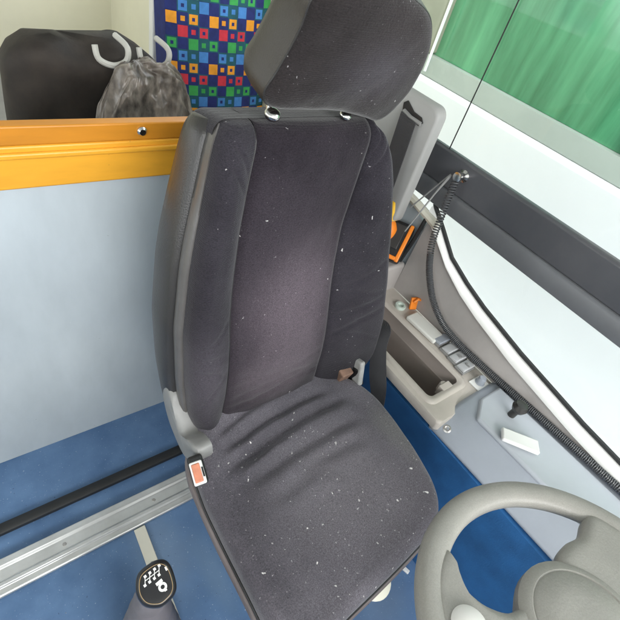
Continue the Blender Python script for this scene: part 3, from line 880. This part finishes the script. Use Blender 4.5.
bt = mb.build('spray_bottle', M_ORANGE, None); tag(bt, 'orange bottle with yellow cap standing behind the black pouch', 'bottle')
mb = MB(); mb.lathe([(0, 0), (.020, 0), (.022, .03), (.016, .055), (0, .058)], o + Vector((0, .009, .085)), (0, .1, 1), 22); mb.build('cap', M_YPLAS, bt)

# ---- coiled cord with hook
hk = empty('cord_hook', (1.10, .63, .925), 'shiny metal hook on the dark window rail with two thin straps', 'hook')
hp = Vector((1.085, .622, .915))
mb = MB(); mb.lathe([(0, 0), (.016, 0), (.017, .004), (.010, .008), (.008, .020), (.013, .026), (.013, .032), (0, .035)], (1.103, .618, .918), (-1, 0, 0), 18); mb.build('hook_plate', M_CHROME, hk)
for k, (a, b) in enumerate((((1.078, .640, .912), (1.05, .700, .775)), ((1.078, .642, .908), (1.00, .650, .735)))):
    mb = MB(); a, b = Vector(a), Vector(b); mb.tube([a, a.lerp(b, .3) + Vector((-.004, .0, .001)), b], [.0045, .0024, .002], 8); mb.build('strap', M_GREYP, hk)
mb = MB()
pth = catmull([(1.075, .618, .905), (1.070, .612, .86), (1.062, .600, .80), (1.055, .588, .742), (1.052, .568, .690), (1.050, .538, .640), (1.050, .49, .585), (1.052, .43, .548), (1.056, .36, .532), (1.060, .29, .528), (1.064, .22, .527), (1.066, .10, .532), (1.066, -.1, .54), (1.066, -.4, .55)], 60, False)
L = 0; pts = []
for i in range(len(pth) - 1):
    t = (pth[i + 1] - pth[i]); e = t.normalized().orthogonal().normalized(); g = t.normalized().cross(e)
    for q in range(3):
        l = L + t.length * q / 3
        stretch = .0075 if pth[i].z > .70 else .0048
        ang = 2 * math.pi * l / stretch if False else None
        pts.append((pth[i] + t * q / 3, t.normalized(), stretch, t.length / 3))
    L += t.length
ph = 0; hel = []; up0 = Vector((1, .3, 0))
for p, t, stp, dl in pts:
    e = (up0 - t * up0.dot(t)).normalized(); g = t.cross(e)
    ph += 2 * math.pi * dl / stp
    hel.append((p, e, g, ph))
res = []; last = None
import bisect
phs = [h[3] for h in hel]
kk = 0.0
while kk < phs[-1]:
    i = bisect.bisect_left(phs, kk); i = min(i, len(hel) - 1)
    p, e, g, _ = hel[i]
    res.append(p +   .0086 * (math.cos(kk) * e + math.sin(kk) * g))
    kk += 2 * math.pi / 10
mb.tube(res, .0021, 6)
tag(mb.build('coiled_cord', mat('dark_grey_cord', (.075, .078, .083), .28, .1, 8)), 'dark coiled handset cord hanging from the rail and lying along the side panel', 'cord')

# ================================================================== STEERING WHEEL
WC = Vector((.49, -.17, .79)); wt = .2
wn = Vector((0, math.sin(wt), math.cos(wt))); wu = Vector((1, 0, 0)); wv = wn.cross(wu)
sw = empty('steering_wheel', tuple(WC), 'pale grey plastic steering wheel in front of the seat', 'steering wheel')


def Wp(a, b, n=0): return WC + wu * a + wv * b + wn * n


mb = MB(); rows = []
RO, RI = .212, .172
for i in range(120):
    a = 2 * math.pi * i / 120
    row = []
    for j in range(20):
        t = 2 * math.pi * j / 20
        rc = (RO + RI) / 2; rr = (RO - RI) / 2
        x = rc + rr * math.copysign(abs(math.cos(t)) ** .85, math.cos(t)); n = .016 * math.copysign(abs(math.sin(t)) ** .85, math.sin(t))
        row.append(Wp(x * math.cos(a), x * math.sin(a), n))
    rows.append(row)
rows.append(rows[0])
mb.grid(rows, True)
rimw = mb.build('rim', M_WHEEL, sw, angle=80)
# two broad webs (the wheel stands turned) and the hub
WEB = [(-.072, .168), (-.080, .156), (-.089, .142), (-.094, .126), (-.092, .106), (-.084, .086), (-.066, .066), (-.030, .050), (-.02, -.02), (-.050, -.062), (-.085, -.070), (-.120, -.064), (-.150, -.072), (-.174, -.070), (-.186, -.02), (-.188, .03), (-.174, .08), (-.145, .125), (-.11, .155)]
web = catmull([(a, b, 0) for a, b in WEB], 5)
wcn = Vector((-.11, .02, 0))
for sgn in (1, -1):
    mb = MB(); rows = []
    for ins, n in ((.02, -.014), (.004, -.012), (.0, -.006), (.0005, .004), (.003, .0095), (.008, .0135), (.015, .0152), (.024, .0155)):
        rows.append([Wp(sgn * q.x, sgn * q.y, n) for q in [p + (wcn - p) * min(.9, ins / max((wcn - p).length, .02)) for p in web]])
    mb.grid(rows, True); mb.ring_cap(rows[-1]); mb.ring_cap(rows[0][::-1])
    sp = mb.build('spoke', M_WHEEL, sw, angle=60)
    mb = MB(); mb.lathe([(0, 0), (.022, 0), (.0225, .003), (.018, .007), (0, .0085)], Wp(sgn * -.128, sgn * .086, .0150), wn, 32); mb.build('thumb_pad', mat('pale_pad', (.72, .70, .67), .3, .05, 5), sp)
mb = MB(); mb.lathe([(.0, -.05), (.05, -.05), (.074, -.03), (.082, -.004), (.081, .010), (.074, .0165), (.066, .018), (.064, .0165), (.060, .0195), (.03, .0225), (0, .023)], WC, wn, 40); mb.build('hub', M_WHEEL, sw)
mb = MB(); mb.tube([WC - wn * .04, WC - wn * .30 + Vector((0, -.05, 0)), WC - wn * .72 + Vector((0, -.16, 0))], [.045, .05, .06], 20); mb.build('column', M_BLACK, sw)

# ================================================================== PASSENGER AREA
ps = empty('passenger_seat', (.88, 1.7, .1), 'passenger seat in navy fabric with rows of green, blue, orange and red squares', 'seat')
# squares pattern laid out cell by cell on the gently curved front of the backrest
mats = [M_NAVY, M_PG, M_PB, M_PO, M_PR, M_PT]
CW, CH = .0375, .0370
NX, NZ = 11, 28
ox, oz = .716, .34
tilt = .16


def PS(u, w): # u metres across from left edge, w metres up
    e = min(u, NX * CW - u)
    return Vector((ox + u, 1.56 + w * tilt + .5 * (u - NX * CW / 2) ** 2 + .5 * roll(e, .014) + roll(NZ * CH - w, .04), oz + w))


mb = MB()


def cell(i, k, x0, x1, z0, z1, mi):
    # fraction coordinates inside the cell
    mb.add([PS((i + x) * CW, (k + z) * CH) for x, z in ((x0, z0), (x1, z0), (x1, z1), (x0, z1))], [(0, 1, 2, 3)], mi)


def square(i, k, cut, inner, frame):
    """outer frame colour, inner square colour"""
    a, b = cut, 1 - cut
    cell(i, k, a, b, a, b, inner)
    cell(i, k, 0, 1, 0, a, frame); cell(i, k, 0, 1, b, 1, frame); cell(i, k, 0, a, a, b, frame); cell(i, k, b, 1, a, b, frame)


ROWC = [4, 3, 2, 1]           # from the bottom: red, orange, blue, green
SH = {4: 1, 3: 0, 2: 3, 1: 2}
for k in range(NZ):
    c = ROWC[(k + 1) % 4]
    for i in range(NX):
        ty = (i - SH[c]) % 4 if c != 2 else (SH[c] - i) % 4
        if ty == 0: square(i, k, .04, c, 0)
        elif ty == 1: square(i, k, .30, c, 5 if c in (1, 2) else 0)
        elif ty == 2:
            cell(i, k, .36, .64, .36, .64, 0)
            for q in ((.10, .90, .10, .36), (.10, .90, .64, .90), (.10, .36, .36, .64), (.64, .90, .36, .64)): cell(i, k, *q, c)
            for q in ((0, 1, 0, .10), (0, 1, .90, 1), (0, .10, .10, .90), (.90, 1, .10, .90)): cell(i, k, *q, 5)
        else: square(i, k, .04, 0, 5 if c == 1 else 0)
mb.grid([[PS(0, k * CH), PS(0, k * CH) + Vector((0, .09, 0)), PS(NX * CW, k * CH) + Vector((0, .09, 0)), PS(NX * CW, k * CH)] for k in range(NZ + 1)], False, 0)
t_ = [PS(0, NZ * CH), PS(0, NZ * CH) + Vector((0, .09, 0)), PS(NX * CW, NZ * CH) + Vector((0, .09, 0)), PS(NX * CW, NZ * CH)]
mb.add(t_, [(0, 1, 2, 3)], 0)
mb.build('backrest', mats, ps, smooth=False)
mb = MB(); mb.box((.898, 1.36, .42), (.19, .21, .05)); mb.build('seat_cushion', M_NAVY, ps, bevel=.03)
mb = MB(); mb.box((.898, 1.45, .235), (.12, .14, .133)); mb.build('pedestal', M_BLACK, ps, bevel=.01)

# dark bag with white handles, a torn film of grey plastic hanging over its front
bg2 = empty('carry_bag', (.36, 1.42, .55), 'dark brown bag with white handles behind the rail left of the patterned seat', 'bag')
mb = MB(); rows = []
for i in range(26):
    t = i / 25.0; z = .50 + .452 * t
    sq = 1 - .10 * t - .5 * max(0, (t - .86) / .14) ** 2
    row = []
    for j in range(64):
        a = 2 * math.pi * j / 64
        ex = lambda v, e: math.copysign(abs(v) ** e, v)
        x = .385 + .225 * sq * ex(math.cos(a), .5); y = 1.42 + .085 * sq * ex(math.sin(a), .6)
        y += .016 * math.sin(x * 42 + 5 * t) * (1 - .4 * t) + .02 * noise.noise(Vector((x * 8, z * 8, a)))
        row.append(Vector((x, y, z + .012 * math.sin(x * 30) * t)))
    rows.append(row)
mb.grid(rows, True); mb.ring_cap(rows[-1])
mb.build('body', mat('dark_bag_fabric', (.022, .016, .012), .7, .5, 14, .4, 90), bg2, angle=60)
for x0 in (.415, .525):
    mb = MB(); mb.tube(catmull([(x0 - .040, 1.300, .968), (x0 - .034, 1.292, .938), (x0, 1.288, .925), (x0 + .034, 1.292, .936), (x0 + .040, 1.300, .966), (x0 + .03, 1.36, .975)], 6, False), .0075, 8); mb.build('handle', mat('dull_white_handle', (.5, .49, .45), .5, .1, 20), bg2)
mb = MB(); rows = []
for i in range(70):                                              # a limp heap: rows run from the front hem over the top to the back
    w = i / 69.0; row = []
    for j in range(80):
        s_ = j / 79.0; a = w * 2.5
        x = .35 + .275 * s_ + .022 * noise.noise(Vector((w * 5, s_ * 2, 1))) + .012 * noise.noise(Vector((w * 15, 2, 7))) * s_
        top = .20 * (1 - abs(2 * s_ - 1) ** 3.2) + .03 * noise.noise(Vector((s_ * 5, 9, 1)))
        z = .755 + top * math.sin(min(a, 2.0)) ** .7 if a < 2.6 else .755
        z += .010 * noise.noise(Vector((s_ * 9, w * 6, 2))) + .005 * noise.noise(Vector((s_ * 24, w * 12, 6)))
        y = 1.245 - .045 * math.cos(a) + .012 * math.sin(s_ * 16 + 3 * noise.noise(Vector((s_ * 3, w * 3, 4)))) + .014 * noise.noise(Vector((s_ * 7, w * 5, 3))) + .005 * noise.noise(Vector((s_ * 22, w * 18, 3)))
        row.append(Vector((x, y, z)))
    rows.append(row)
mb.grid(rows)
fl = mb.build('plastic_film', M_SHEET, None, angle=80)
tag(fl, 'rumpled dark grey plastic film heaped in front of the dark bag', 'plastic film')
mb = MB(); mb.box((.815, 2.0, .75), (.022, .022, .75)); tag(mb.build('grab_pole', M_WHITE, None, bevel=.008), 'white upright post between the dark bag and the patterned seat', 'post')

# ================================================================== OUTSIDE: parked vehicle seen through the window
pb = empty('parked_bus', (3.2, 1.5, -.75), 'white bus with green tinted windows parked outside the driver window', 'bus')
XV = 2.2
mb = MB(); mb.box((XV + 1.1, 1.5, .14), (1.1, 5.0, .64)); body = mb.build('body', M_VWHITE, pb, bevel=.03)
mb = MB(); mb.box((XV + 1.11, 1.5, .83), (1.095, 4.98, .049)); mb.build('waist_rail', M_VSILL, pb)
mb = MB(); mb.box((XV + 1.1, 1.5, 1.42), (1.04, 4.9, .54)); mb.build('window_band', M_VGREEN, pb)
for y in (-2.6, -1.0, .42, 1.98, 3.6, 5.2):
    mb = MB(); mb.box((XV + .04, y, 1.42), (.03, .22, .535)); p_ = mb.build('window_pillar', M_VPIL, pb, bevel=.01)
    mb = MB(); mb.box((XV + .005, y - .235, 1.40), (.006, .005, .60)); mb.build('pillar_strip', M_VWHITE, p_)
mb = MB(); mb.box((XV + 1.1, 1.5, 2.05), (1.1, 5.0, .088)); mb.build('roof', M_VWHITE, pb, bevel=.04)
for y in (-1.8, 4.6):
    mb = MB(); mb.lathe([(0, 0), (.40, 0), (.42, .03), (.42, .22), (0, .22)], (XV - .012, y, -.33), (1, 0, 0), 36); mb.build('wheel', M_RUBBER, pb)
